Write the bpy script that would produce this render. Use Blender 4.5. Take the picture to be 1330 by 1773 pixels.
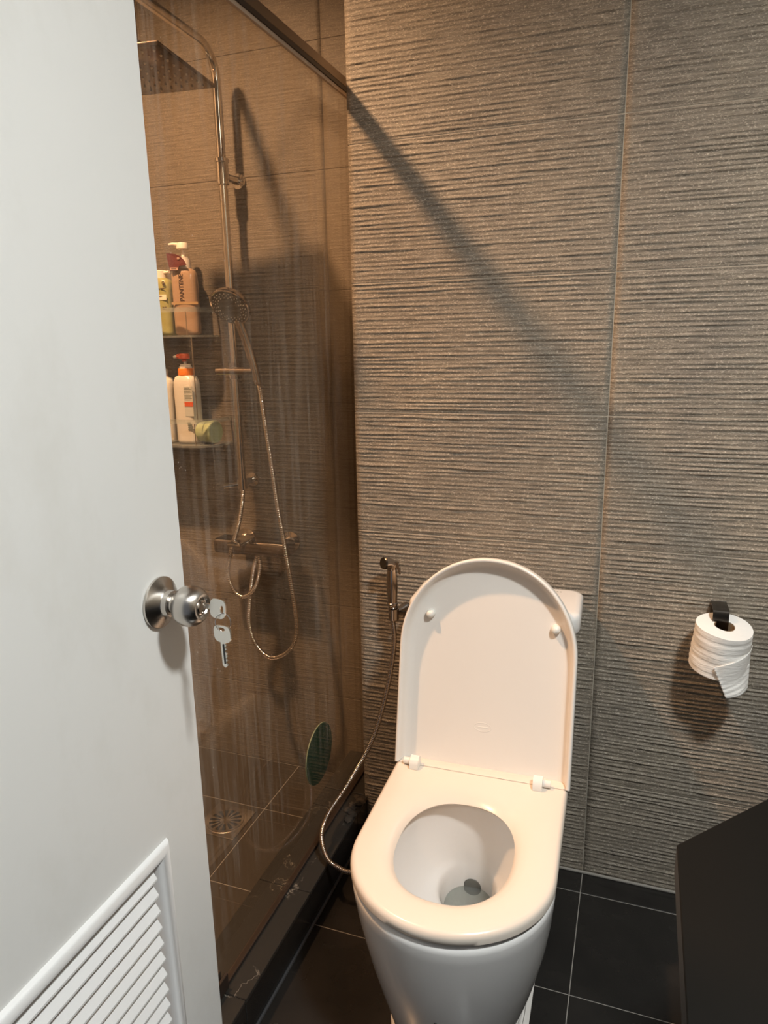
import bpy, bmesh, math, random
import numpy as np
from mathutils import Vector, Matrix

for o in list(bpy.data.objects):
    bpy.data.objects.remove(o)
scene = bpy.context.scene
COL = scene.collection
random.seed(4)

# ------------------------------------------------------------------ camera
CAM_POS = (0.0783, -1.6275, 1.3289)
YAW, PITCH, ROLL, FPX = -0.3435, -0.2338, -0.0175, 1225.13
fw = Vector((math.sin(YAW) * math.cos(PITCH), math.cos(YAW) * math.cos(PITCH), math.sin(PITCH)))
rt = Vector((math.cos(YAW), -math.sin(YAW), 0))
up = rt.cross(fw)
rt2 = rt * math.cos(ROLL) + up * math.sin(ROLL)
up2 = -rt * math.sin(ROLL) + up * math.cos(ROLL)
cd = bpy.data.cameras.new('camera')
cam = bpy.data.objects.new('camera', cd)
COL.objects.link(cam)
mw = Matrix((rt2, up2, -fw)).transposed().to_4x4()
mw.translation = CAM_POS
cam.matrix_world = mw
cd.sensor_fit = 'HORIZONTAL'
cd.sensor_width = 36.0
cd.lens = FPX / 1330.0 * 36.0
cd.clip_start = 0.02
scene.camera = cam

# ------------------------------------------------------------------ light
CEIL = 2.60
world = bpy.data.worlds.new('corridor_light')
scene.world = world
world.use_nodes = True
bg = world.node_tree.nodes['Background']
bg.inputs[0].default_value = (0.80, 0.86, 1.0, 1)
bg.inputs[1].default_value = 0.11
WARM_POS, WARM_W, WARM_COL, WARM_R = (-1.157, -0.62, CEIL - 0.022), 35.0, (1.0, 0.60, 0.33), 0.045
COOL_POS, COOL_W, COOL_COL, COOL_R = (0.69, -1.38, CEIL - 0.022), 30.0, (0.96, 0.985, 0.97), 0.105
for nm, ps, w, c, r, sp in (('shower_lamp', WARM_POS, WARM_W, WARM_COL, WARM_R, 136), ('room_lamp', COOL_POS, COOL_W, COOL_COL, COOL_R, 145)):
    ld = bpy.data.lights.new(nm, 'AREA')
    ld.shape = 'DISK'
    ld.size = 2 * r
    ld.energy = w
    ld.color = c
    ld.spread = math.radians(sp)
    lo = bpy.data.objects.new(nm, ld)
    lo.location = ps
    COL.objects.link(lo)
vs = scene.view_settings
vs.view_transform = 'Standard'
vs.look = 'None'
vs.gamma = 1.0
vs.use_curve_mapping = False
vs.exposure = 0.35

# ------------------------------------------------------------------ materials
MATS = {}


def mat(name, col, rough=0.5, metal=0.0, spec=0.5, coat=0.0, trans=0.0, aniso=0.0, sheen=0.0, emit=None, sub=0.0, ior=1.45):
    m = bpy.data.materials.new(name)
    m.use_nodes = True
    b = m.node_tree.nodes['Principled BSDF']
    b.inputs['Base Color'].default_value = (*col, 1)
    b.inputs['Roughness'].default_value = rough
    b.inputs['Metallic'].default_value = metal
    b.inputs['Specular IOR Level'].default_value = spec
    b.inputs['Coat Weight'].default_value = coat
    b.inputs['Transmission Weight'].default_value = trans
    b.inputs['Anisotropic'].default_value = aniso
    b.inputs['IOR'].default_value = ior
    if emit:
        b.inputs['Emission Color'].default_value = (*emit[:3], 1)
        b.inputs['Emission Strength'].default_value = emit[3]
    MATS[name] = m
    return m


class NT:
    def __init__(s, m):
        s.t = m.node_tree
        s.n = s.t.nodes
        s.b = s.n.get('Principled BSDF')

    def add(s, typ, **kw):
        n = s.n.new(typ)
        for k, v in kw.items():
            if k.startswith('i_'):
                key = k[2:]
                key = int(key) if key.isdigit() else key
                n.inputs[key].default_value = v
            else:
                setattr(n, k, v)
        return n

    def link(s, a, b):
        s.t.links.new(a, b)

    def pos(s, scale):
        g = s.add('ShaderNodeNewGeometry')
        mp = s.add('ShaderNodeMapping')
        mp.inputs['Scale'].default_value = scale
        s.link(g.outputs['Position'], mp.inputs['Vector'])
        return mp.outputs['Vector']

    def ramp(s, fac, stops):
        r = s.add('ShaderNodeValToRGB')
        e = r.color_ramp.elements
        e[0].position, e[0].color = stops[0][0], (*stops[0][1], 1)
        e[1].position, e[1].color = stops[-1][0], (*stops[-1][1], 1)
        for p, c in stops[1:-1]:
            k = e.new(p)
            k.color = (*c, 1)
        s.link(fac, r.inputs['Fac'])
        return r.outputs['Color']

    def noise(s, vec, scale, detail=4, rough=0.6):
        n = s.add('ShaderNodeTexNoise')
        n.inputs['Scale'].default_value = scale
        n.inputs['Detail'].default_value = detail
        n.inputs['Roughness'].default_value = rough
        s.link(vec, n.inputs['Vector'])
        return n.outputs['Fac']

    def bump(s, h, strength, dist):
        b = s.add('ShaderNodeBump')
        b.inputs['Strength'].default_value = strength
        b.inputs['Distance'].default_value = dist
        s.link(h, b.inputs['Height'])
        s.link(b.outputs['Normal'], s.b.inputs['Normal'])

    def mix(s, fac, a, b, blend='MIX'):
        m = s.add('ShaderNodeMix', data_type='RGBA', blend_type=blend)
        for sock, v in ((m.inputs[0], fac), (m.inputs[6], a), (m.inputs[7], b)):
            if hasattr(v, 'is_output'):
                s.link(v, sock)
            else:
                sock.default_value = v if isinstance(v, float) else (*v, 1)
        return m.outputs[2]


def stone_material(name, dark, light, fleck, rough):
    m = mat(name, light, rough, spec=0.45)
    n = NT(m)
    v = n.pos((2.2, 2.2, 30.0))
    streak = n.noise(v, 9.0, 5, 0.65)
    base = n.ramp(streak, [(0.32, dark), (0.70, light)])
    v2 = n.pos((0.5, 1.0, 1.0))
    grain = n.noise(v2, 400.0, 3, 0.75)
    spk = n.ramp(grain, [(0.54, (0, 0, 0)), (0.70, (1, 1, 1))])
    c1 = n.mix(spk, base, fleck)
    v3 = n.pos((1, 1, 1))
    blot = n.noise(v3, 3.5, 4, 0.6)
    c2 = n.mix(n.ramp(blot, [(0.35, (0.78, 0.78, 0.78)), (0.68, (1.12, 1.10, 1.06))]), c1, c1)
    mul = n.mix(1.0, c1, n.ramp(blot, [(0.35, (0.80, 0.80, 0.81)), (0.68, (1.0, 0.98, 0.95))]), 'MULTIPLY')
    n.link(mul, n.b.inputs['Base Color'])
    n.bump(grain, 0.8, 0.0022)
    return m


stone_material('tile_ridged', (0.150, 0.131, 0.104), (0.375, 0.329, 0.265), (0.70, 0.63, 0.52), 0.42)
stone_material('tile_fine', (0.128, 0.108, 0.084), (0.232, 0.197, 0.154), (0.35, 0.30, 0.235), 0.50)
mat('grout', (0.46, 0.42, 0.35), 0.9)
mat('grout_dark', (0.10, 0.085, 0.07), 0.9)

m = mat('floor_black', (0.016, 0.015, 0.014), 0.22, spec=0.5)
n = NT(m)
nz = n.noise(n.pos((1, 1, 1)), 5.0, 5, 0.6)
n.link(n.ramp(nz, [(0.3, (0.011, 0.0105, 0.010)), (0.7, (0.022, 0.020, 0.018))]), n.b.inputs['Base Color'])
n.link(n.ramp(nz, [(0.3, (0.17, 0.17, 0.17)), (0.75, (0.30, 0.30, 0.30))]), n.b.inputs['Roughness'])
mat('floor_grout', (0.30, 0.28, 0.25), 0.9)

m = mat('kerb_stone', (0.03, 0.028, 0.025), 0.28)
n = NT(m)
v = n.pos((1, 1, 1))
w = n.noise(v, 6.0, 5, 0.65)
w1 = n.noise(v, 14.0, 3, 0.6)
mm = n.add('ShaderNodeMath', operation='ABSOLUTE')
ms = n.add('ShaderNodeMath', operation='SUBTRACT', i_1=0.5)
n.link(w, ms.inputs[0])
n.link(ms.outputs[0], mm.inputs[0])
vein = n.ramp(mm.outputs[0], [(0.0, (1, 1, 1)), (0.006, (0, 0, 0))])
gate = n.ramp(w1, [(0.52, (0, 0, 0)), (0.60, (1, 1, 1))])
vg = n.mix(1.0, vein, gate, 'MULTIPLY')
n.link(n.mix(vg, (0.028, 0.026, 0.023), (0.22, 0.20, 0.17)), n.b.inputs['Base Color'])

m = mat('shower_floor', (0.05, 0.042, 0.033), 0.30)
mat('door_paint', (0.80, 0.80, 0.775), 0.42)
n = NT(MATS['door_paint'])
sm = n.noise(n.pos((1, 1, 0.6)), 7.0, 5, 0.65)
n.link(n.ramp(sm, [(0.28, (0.755, 0.75, 0.715)), (0.5, (0.80, 0.80, 0.775))]), n.b.inputs['Base Color'])
mat('door_plastic', (0.82, 0.82, 0.81), 0.35)
mat('wall_paint', (0.62, 0.60, 0.57), 0.7)
mat('ceiling_paint', (0.45, 0.43, 0.41), 0.8)
mat('ceramic', (0.80, 0.79, 0.77), 0.10, coat=0.4)
mat('seat_plastic', (0.82, 0.785, 0.735), 0.24)
mat('seat_cream', (0.755, 0.675, 0.585), 0.24)
mat('rubber_white', (0.80, 0.80, 0.76), 0.3)
mat('caulk', (0.62, 0.60, 0.57), 0.6)
mat('water', (0.75, 0.78, 0.75), 0.03, trans=0.9, ior=1.33)
mat('outlet_grey', (0.14, 0.14, 0.125), 0.4)
mat('black_hole', (0.01, 0.01, 0.01), 0.9)
mat('chrome', (0.78, 0.75, 0.72), 0.07, metal=1.0)
mat('gun_chrome', (0.50, 0.45, 0.41), 0.14, metal=1.0)
mat('steel', (0.62, 0.58, 0.53), 0.27, metal=1.0, aniso=0.6)
mat('key_metal', (0.80, 0.78, 0.73), 0.28, metal=1.0)
mat('key_dark', (0.03, 0.03, 0.03), 0.5)
mat('hook_metal', (0.17, 0.155, 0.14), 0.26, metal=1.0)
mat('rail_bronze', (0.20, 0.15, 0.11), 0.30, metal=0.8)
mat('rail_dark', (0.03, 0.02, 0.015), 0.45)
mat('rail_seal', (0.42, 0.32, 0.24), 0.45)
mat('paper', (0.92, 0.90, 0.86), 0.95)
n = NT(MATS['paper'])
n.bump(n.noise(n.pos((40, 40, 260)), 1.6, 3, 0.5), 0.35, 0.0025)
mat('card', (0.32, 0.22, 0.13), 0.9)
mat('vanity_black', (0.006, 0.0052, 0.0042), 0.55, spec=0.14)
mat('acrylic', (0.80, 0.84, 0.80), 0.08, trans=0.85, ior=1.3)
mat('amber', (0.38, 0.255, 0.165), 0.22, coat=0.3)
mat('amber_band', (0.42, 0.28, 0.14), 0.3)
mat('cap_white', (0.84, 0.78, 0.70), 0.35)
mat('cap_grey', (0.66, 0.60, 0.54), 0.35)
mat('tag_maroon', (0.13, 0.03, 0.025), 0.4)
mat('tag_pink', (0.55, 0.36, 0.28), 0.5)
mat('ink', (0.07, 0.035, 0.02), 0.6)
mat('ink_grey', (0.13, 0.15, 0.12), 0.7)
mat('green_bottle', (0.34, 0.33, 0.13), 0.3)
mat('cream_tube', (0.80, 0.68, 0.48), 0.35)
mat('label_cream', (0.82, 0.74, 0.60), 0.5)
mat('lotion_white', (0.66, 0.63, 0.56), 0.3)
mat('lotion_panel', (0.52, 0.53, 0.48), 0.5)
mat('orange', (0.86, 0.24, 0.03), 0.35)
mat('orange_red', (0.60, 0.10, 0.03), 0.35)
mat('cup_green', (0.36, 0.42, 0.24), 0.4)
mat('disc_green', (0.003, 0.060, 0.040), 0.6, spec=0.2)
mat('disc_edge', (0.22, 0.28, 0.20), 0.5)
mat('brass', (0.62, 0.46, 0.16), 0.3, metal=1.0)
mat('plate_metal', (0.16, 0.125, 0.10), 0.2, metal=0.9)
mat('plate_grey', (0.16, 0.145, 0.11), 0.45)
mat('nozzle', (0.62, 0.55, 0.46), 0.4)
mat('dark_seal', (0.045, 0.048, 0.052), 0.5)
mat('mortar', (0.045, 0.036, 0.027), 0.95)
mat('lens_warm', (1, 0.8, 0.6), 0.5, emit=(1.0, 0.66, 0.36, 6.0))
mat('lens_white', (1, 1, 1), 0.5, emit=(1.0, 0.95, 0.88, 6.0))

# shower glass: a clear brownish pane with limescale on it
m = bpy.data.materials.new('shower_glass')
MATS['shower_glass'] = m
m.use_nodes = True
n = NT(m)
n.n.remove(n.b)
out = n.n['Material Output']
tr = n.add('ShaderNodeBsdfTransparent')
tr.inputs[0].default_value = (0.93, 0.90, 0.855, 1)
gl = n.add('ShaderNodeBsdfGlossy')
gl.inputs['Roughness'].default_value = 0.0
lw = n.add('ShaderNodeLayerWeight')
lw.inputs['Blend'].default_value = 0.5
p5 = n.add('ShaderNodeMath', operation='POWER', i_1=5.0)
n.link(lw.outputs['Facing'], p5.inputs[0])
fr = n.add('ShaderNodeMath', operation='MULTIPLY_ADD', i_1=0.96, i_2=0.04)
n.link(p5.outputs[0], fr.inputs[0])
mx = n.add('ShaderNodeMixShader')
n.link(fr.outputs[0], mx.inputs[0])
n.link(tr.outputs[0], mx.inputs[1])
n.link(gl.outputs[0], mx.inputs[2])
df = n.add('ShaderNodeBsdfDiffuse')
df.inputs[0].default_value = (0.75, 0.72, 0.66, 1)
run = n.noise(n.pos((26, 26, 1.3)), 2.2, 5, 0.7)
runm = n.ramp(run, [(0.48, (0, 0, 0)), (0.76, (0.17, 0.17, 0.17))])
area = n.noise(n.pos((1, 1, 0.8)), 2.6, 2, 0.5)
aream = n.ramp(area, [(0.47, (0.0, 0.0, 0.0)), (0.62, (1, 1, 1))])
drop = n.add('ShaderNodeTexVoronoi')
drop.inputs['Scale'].default_value = 75.0
n.link(n.pos((1, 1, 0.8)), drop.inputs['Vector'])
dropm = n.ramp(drop.outputs['Distance'], [(0.055, (0.45, 0.45, 0.45)), (0.10, (0, 0, 0))])
dgate = n.ramp(n.noise(n.pos((1, 1, 1)), 24.0, 2, 0.6), [(0.60, (0, 0, 0)), (0.68, (1, 1, 1))])
st = n.mix(1.0, runm, aream, 'MULTIPLY')
st2 = n.mix(1.0, st, n.mix(1.0, dropm, dgate, 'MULTIPLY'), 'ADD')
st3 = n.mix(1.0, st2, (0.004, 0.004, 0.004), 'ADD')
mx2 = n.add('ShaderNodeMixShader')
n.link(st3, mx2.inputs[0])
n.link(mx.outputs[0], mx2.inputs[1])
n.link(df.outputs[0], mx2.inputs[2])
n.link(mx2.outputs[0], out.inputs['Surface'])

# ------------------------------------------------------------------ object helpers
ORG = {}


def org(o):
    return ORG.get(o.name, Vector((0, 0, 0))) if o else Vector((0, 0, 0))


def tag(o, label=None, cat=None, group=None, kind=None):
    if label:
        o['label'] = label
    if cat:
        o['category'] = cat
    if group:
        o['group'] = group
    if kind:
        o['kind'] = kind
    return o


def thing(name, loc, label, cat, group=None, rz=0.0):
    o = bpy.data.objects.new(name, None)
    o.empty_display_size = 0.05
    COL.objects.link(o)
    o.location = loc
    o.rotation_euler = (0, 0, rz)
    ORG[o.name] = Vector(loc)
    return tag(o, label, cat, group)


def link(name, me, m, parent=None, loc=None):
    o = bpy.data.objects.new(name, me)
    COL.objects.link(o)
    if m and not me.materials:
        me.materials.append(MATS[m])
    if parent:
        o.parent = parent
    ORG[o.name] = org(parent)
    if loc is not None:
        o.location = Vector(loc) - org(parent)
        ORG[o.name] = Vector(loc)
    return o


class MB:
    """collects world-space geometry for one mesh object"""

    def __init__(s):
        s.v, s.f = [], []

    def add(s, vs, fs):
        k = len(s.v)
        s.v += [tuple(p) for p in vs]
        s.f += [tuple(i + k for i in f) for f in fs]
        return s

    def box(s, x0, x1, y0, y1, z0, z1, bev=0.0, seg=2, M=None):
        if bev <= 0:
            vs = [(x, y, z) for x in (x0, x1) for y in (y0, y1) for z in (z0, z1)]
            fs = [(0, 1, 3, 2), (4, 6, 7, 5), (0, 4, 5, 1), (2, 3, 7, 6), (0, 2, 6, 4), (1, 5, 7, 3)]
        else:
            bm = bmesh.new()
            bmesh.ops.create_cube(bm, size=1)
            for q in bm.verts:
                q.co = Vector(((x0 + x1) / 2 + q.co.x * (x1 - x0), (y0 + y1) / 2 + q.co.y * (y1 - y0), (z0 + z1) / 2 + q.co.z * (z1 - z0)))
            bmesh.ops.bevel(bm, geom=list(bm.edges), offset=bev, segments=seg, profile=0.5, affect='EDGES')
            bm.verts.index_update()
            vs = [q.co.copy() for q in bm.verts]
            fs = [[q.index for q in f.verts] for f in bm.faces]
            bm.free()
        if M:
            vs = [M @ Vector(q) for q in vs]
        return s.add(vs, fs)

    def loft(s, rings, cap0=True, cap1=True, closed=True):
        nn = len(rings[0])
        vs = [p for r in rings for p in r]
        fs = []
        for i in range(len(rings) - 1):
            for j in range(nn if closed else nn - 1):
                k = (j + 1) % nn
                fs.append((i * nn + j, i * nn + k, (i + 1) * nn + k, (i + 1) * nn + j))
        if cap0:
            fs.append(tuple(range(nn))[::-1])
        if cap1:
            fs.append(tuple((len(rings) - 1) * nn + j for j in range(nn)))
        return s.add(vs, fs)

    def lathe(s, prof, M, n=40, cap0=True, cap1=True):
        """prof: (axial, radius) list; M maps local z axis"""
        rings = []
        for a, r in prof:
            rings.append([M @ Vector((r * math.cos(2 * math.pi * k / n), r * math.sin(2 * math.pi * k / n), a)) for k in range(n)])
        return s.loft(rings, cap0, cap1)

    def tube(s, pts, r, n=12, cap=True):
        """pts list of Vector, r scalar or list"""
        pts = [Vector(p) for p in pts]
        rr = r if isinstance(r, (list, tuple)) else [r] * len(pts)
        t0 = (pts[1] - pts[0]).normalized()
        ref = Vector((0, 0, 1)) if abs(t0.z) < 0.9 else Vector((1, 0, 0))
        u = t0.cross(ref).normalized()
        rings = []
        for i, p in enumerate(pts):
            a = pts[max(i - 1, 0)]
            b = pts[min(i + 1, len(pts) - 1)]
            t = (b - a).normalized()
            u = (u - t * u.dot(t)).normalized()
            w = t.cross(u)
            rings.append([p + (u * math.cos(2 * math.pi * k / n) + w * math.sin(2 * math.pi * k / n)) * rr[i] for k in range(n)])
        return s.loft(rings, cap, cap)

    def build(s, name, m, parent=None, angle=35, smooth=True):
        o0 = org(parent)
        me = bpy.data.meshes.new(name)
        me.from_pydata([tuple(Vector(p) - o0) for p in s.v], [], s.f)
        bm = bmesh.new()
        bm.from_mesh(me)
        bmesh.ops.recalc_face_normals(bm, faces=list(bm.faces))
        bm.to_mesh(me)
        bm.free()
        if smooth:
            me.polygons.foreach_set('use_smooth', [True] * len(me.polygons))
            me.set_sharp_from_angle(angle=math.radians(angle))
        me.update()
        return link(name, me, m, parent)


def catmull(pts, per=12):
    pts = [Vector(p) for p in pts]
    P = [pts[0] * 2 - pts[1]] + pts + [pts[-1] * 2 - pts[-2]]
    res = []
    for i in range(1, len(P) - 2):
        a, b, c, d = P[i - 1], P[i], P[i + 1], P[i + 2]
        for k in range(per):
            t = k / per
            res.append(0.5 * ((2 * b) + (c - a) * t + (2 * a - 5 * b + 4 * c - d) * t * t + (3 * b - a - 3 * c + d) * t ** 3))
    res.append(pts[-1])
    return res


def resample(pts, step):
    out_ = [pts[0]]
    acc = 0.0
    for a, b in zip(pts[:-1], pts[1:]):
        L = (b - a).length
        if L < 1e-9:
            continue
        while acc + L >= step:
            t = (step - acc) / L
            a = a + (b - a) * t
            out_.append(a)
            L = (b - a).length
            acc = 0.0
            if L < 1e-9:
                break
        acc += L
    return out_


def hose(name, pts, r, m, parent, pitch=0.0042, n=10):
    p = resample(catmull(pts, 24), pitch / 4)
    rr = [r * (1.0, 0.93, 0.80, 0.93)[i % 4] for i in range(len(p))]
    return MB().tube(p, rr, n).build(name, m, parent, angle=80)


def axisM(loc, direction):
    d = Vector(direction).normalized()
    q = d.to_track_quat('Z', 'Y')
    return Matrix.Translation(Vector(loc)) @ q.to_matrix().to_4x4()


def text_part(name, body, size, M, m, parent, depth=0.0004):
    cu = bpy.data.curves.new(name, 'FONT')
    cu.body = body
    cu.size = size
    cu.align_x = 'CENTER'
    cu.align_y = 'CENTER'
    cu.extrude = depth
    tmp = bpy.data.objects.new('tmp', cu)
    COL.objects.link(tmp)
    dg = bpy.context.evaluated_depsgraph_get()
    me = bpy.data.meshes.new_from_object(tmp.evaluated_get(dg))
    bpy.data.objects.remove(tmp)
    bpy.data.curves.remove(cu)
    me.name = name
    me.transform(Matrix.Translation(-org(parent)) @ M)
    me.materials.clear()
    return link(name, me, m, parent)


# ------------------------------------------------------------------ ridged wall tiles
TILE_CACHE = {}


def ridge_tile_mesh(w, h, seed, fine=False):
    key = (round(w, 4), round(h, 4), seed, fine)
    if key in TILE_CACHE:
        return TILE_CACHE[key]
    rng = np.random.RandomState(seed * 7 + 3)
    nx = max(3, int(w / 0.014))
    nz_ = max(8, int(h / 0.0014))
    X = np.linspace(0, w, nx + 1)
    Z = np.linspace(0, h, nz_ + 1)
    gx, gz = np.meshgrid(X, Z)
    H = np.zeros_like(gx)
    z = 0.003
    while z < h:
        p = rng.uniform(0.0045, 0.0085) if fine else rng.uniform(0.0082, 0.0118)
        amp = rng.uniform(0.0001, 0.00055) if fine else rng.uniform(0.0012, 0.0029)
        ph = rng.uniform(0, 6.28, 4)
        fq = rng.uniform(4, 22, 4)
        wob = 0.0009 * (np.sin(fq[0] * X + ph[0]) + 0.6 * np.sin(2.3 * fq[1] * X + ph[1]))
        am = amp * np.clip(0.85 + 0.30 * np.sin(1.6 * fq[2] * X + ph[2]) + 0.25 * np.sin(5.1 * fq[3] * X + ph[3]), 0.25, 1.4)
        d = (gz - (z + p / 2) - wob[None, :]) / (p * 0.5)
        H += am[None, :] * np.where(d > 0, np.exp(-(d / 0.72) ** 2), np.exp(-(d / 0.42) ** 2))
        z += p
    edge = np.minimum(np.minimum(gx, w - gx) / 0.001, np.minimum(gz, h - gz) / 0.0008)
    H *= np.clip(edge, 0, 1)
    nvx = nx + 1
    verts = np.stack([gx, -H, gz], -1).reshape(-1, 3).tolist()
    faces = []
    for j in range(nz_):
        b = j * nvx
        for i in range(nx):
            faces.append((b + i, b + i + 1, b + nvx + i + 1, b + nvx + i))
    k = len(verts)
    verts += [(0, 0.007, 0), (w, 0.007, 0), (w, 0.007, h), (0, 0.007, h)]
    A, B, C, D = 0, nx, nz_ * nvx + nx, nz_ * nvx
    faces.append(tuple([k, k + 1] + list(range(B, A - 1, -1))))
    faces.append(tuple([k + 2, k + 3] + list(range(D, C + 1))))
    faces.append(tuple([k + 1, k + 2] + [j * nvx + nx for j in range(nz_, -1, -1)]))
    faces.append(tuple([k + 3, k] + [j * nvx for j in range(0, nz_ + 1)]))
    me = bpy.data.meshes.new('wall_tile')
    me.from_pydata(verts, [], faces)
    me.polygons.foreach_set('use_smooth', [i < nx * nz_ for i in range(len(faces))])
    me.update()
    me.materials.append(MATS['tile_fine' if fine else 'tile_ridged'])
    TILE_CACHE[key] = me
    return me


def tile_wall(parent, xs, zs, y, gap=0.0016, fine=False):
    c = 0
    for i in range(len(xs) - 1):
        for j in range(len(zs) - 1):
            w = xs[i + 1] - xs[i] - gap
            h = zs[j + 1] - zs[j] - gap
            c += 1
            me = ridge_tile_mesh(w, h, (i * 3 + j * 2) % 4, fine)
            link('wall_tile', me, None, parent, (xs[i] + gap / 2, y, zs[j] + gap / 2))


XL, XG, XR = -0.576, 0.0207, 1.40
XS = -1.62           # left wall of the shower
YF = -1.56           # front wall
ZROW = [0.0, 0.2665] + [0.2665 + 0.3 * k for k in range(1, 8)] + [CEIL]
wb = MB().box(XL + 0.004, XR, 0.0004, 0.32, -0.02, CEIL).build('wall_back', 'grout', smooth=False)
tag(wb, kind='structure')
tile_wall(wb, [XL, XG, XG + 0.6, XG + 1.2, XR], ZROW, 0.0)
ws = MB().box(XS - 0.1, XL + 0.004, 0.2005, 0.32, -0.02, CEIL).build('wall_shower', 'grout_dark', smooth=False)
tag(ws, kind='structure')
ZS = [0.0] + [0.27 + 0.3 * k for k in range(0, 8)] + [CEIL]
tile_wall(ws, [XS, -1.322, -0.722, XL - 0.001], ZS, 0.20, fine=True)
wl = MB().box(XS - 0.1, XS, YF, 0.206, -0.02, CEIL).build('wall_left', 'tile_ridged', smooth=False)
tag(wl, kind='structure')
wr = MB().box(XR, XR + 0.1, YF - 0.1, 0.32, -0.02, CEIL).build('wall_right', 'tile_ridged', smooth=False)
tag(wr, kind='structure')
DX0, DX1, DZ = -0.545, 0.255, 2.05
wf = MB().box(XS - 0.1, DX0, YF - 0.1, YF, -0.02, CEIL).box(DX1, XR, YF - 0.1, YF, -0.02, CEIL).box(DX0, DX1, YF - 0.1, YF, DZ, CEIL)
wf = wf.build('wall_front', 'tile_ridged', smooth=False)
tag(wf, kind='structure')
ce = MB().box(XS - 0.1, XR + 0.1, YF - 0.1, 0.32, CEIL, CEIL + 0.1).build('ceiling', 'ceiling_paint', smooth=False)
tag(ce, kind='structure')

# floor: black tiles with their own edges
fl = MB().box(XS, XR, -2.6, 0.2, -0.06, -0.0012).build('floor', 'floor_grout', smooth=False)
tag(fl, kind='structure')
FC = {}


def flat_tile(w, d, t, m, name):
    k = (round(w, 4), round(d, 4), m)
    if k not in FC:
        o = MB().box(0, w, 0, d, -t, 0, 0.0008, 1)
        me = bpy.data.meshes.new(name)
        me.from_pydata(o.v, [], o.f)
        me.materials.append(MATS[m])
        FC[k] = me
    return FC[k]


ys = [0.0, -0.0738, -0.3715, -0.6715, -0.9715, -1.2715, -1.5715, -1.8715]
xs = [-0.566, XG, XG + 0.6, XG + 1.2, XR]
for i in range(len(xs) - 1):
    for j in range(len(ys) - 1):
        g = 0.0020
        link('floor_tile', flat_tile(xs[i + 1] - xs[i] - g, ys[j] - ys[j + 1] - g, 0.008, 'floor_black', 'floor_tile'), None, fl,
             (xs[i] + g / 2, ys[j + 1] + g / 2, 0.0))
xs = [XS, -1.484, -0.884, -0.70]
ys = [0.199, -0.0295, -0.3275, -0.6255, -0.9235, -1.2215, -1.5195]
for i in range(len(xs) - 1):
    for j in range(len(ys) - 1):
        g = 0.0020
        link('shower_floor_tile', flat_tile(xs[i + 1] - xs[i] - g, ys[j] - ys[j + 1] - g, 0.008, 'shower_floor', 'shower_floor_tile'), None, fl,
             (xs[i] + g / 2, ys[j + 1] + g / 2, 0.0))
# grey sealant where the back wall meets the floor
bb = MB().box(XL + 0.012, XR, -0.0075, -0.001, 0.0, 0.006, 0.002).build('baseboard_back', 'floor_grout')
tag(bb, kind='structure')

# ------------------------------------------------------------------ kerb under the glass
KX0, KX1, KZ = -0.70, -0.566, 0.0945
kr = thing('shower_kerb', (-0.633, -0.75, 0), 'low black stone-tiled kerb running under the shower glass', 'kerb')
MB().box(KX0 + 0.007, KX1 - 0.007, YF + 0.01, -0.002, 0.001, KZ - 0.004).box(KX0 + 0.007, XL - 0.003, -0.002, 0.197, 0.001, KZ - 0.004).build('core', 'floor_grout', kr, smooth=False)
kys = [-0.002, -0.0795, -0.3795, -0.6715, -0.9715, -1.2715, YF + 0.01]
for a, b in zip(kys[:-1], kys[1:]):
    g = 0.001
    MB().box(KX0, KX1, b + g, a - g, KZ - 0.008, KZ, 0.0012, 1).build('kerb_top_tile', 'kerb_stone', kr, smooth=False)
    MB().box(KX1 - 0.008, KX1 - 0.001, b + g, a - g, 0.002, KZ - 0.010, 0.0008, 1).build('kerb_face_tile', 'floor_black', kr, smooth=False)
MB().box(KX0, XL - 0.002, 0.0, 0.197, KZ - 0.008, KZ, 0.0012, 1).build('kerb_top_tile', 'kerb_stone', kr, smooth=False)
MB().tube([(KX1 + 0.001, YF + 0.01, 0.001), (KX1 + 0.001, -0.01, 0.001)], 0.0040, 8).build('sealant_bead', 'dark_seal', kr)
# rough mortar left where kerb meets the wall
mo = MB()
rg = random.Random(3)
for k in range(9):
    c = Vector((-0.585 + rg.uniform(-0.012, 0.012), -0.02 - k * 0.012, KZ + rg.uniform(0.0, 0.004)))
    r = rg.uniform(0.007, 0.014)
    rings = []
    for a in range(5):
        th = a / 4 * math.pi / 2
        rings.append([c + Vector((math.cos(2 * math.pi * q / 9) * r * math.cos(th) * rg.uniform(0.8, 1.2), math.sin(2 * math.pi * q / 9) * r * math.cos(th) * rg.uniform(0.8, 1.2), r * 0.6 * math.sin(th))) for q in range(9)])
    mo.loft(rings)
mo.build('mortar_patch', 'mortar', kr, smooth=False)

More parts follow.
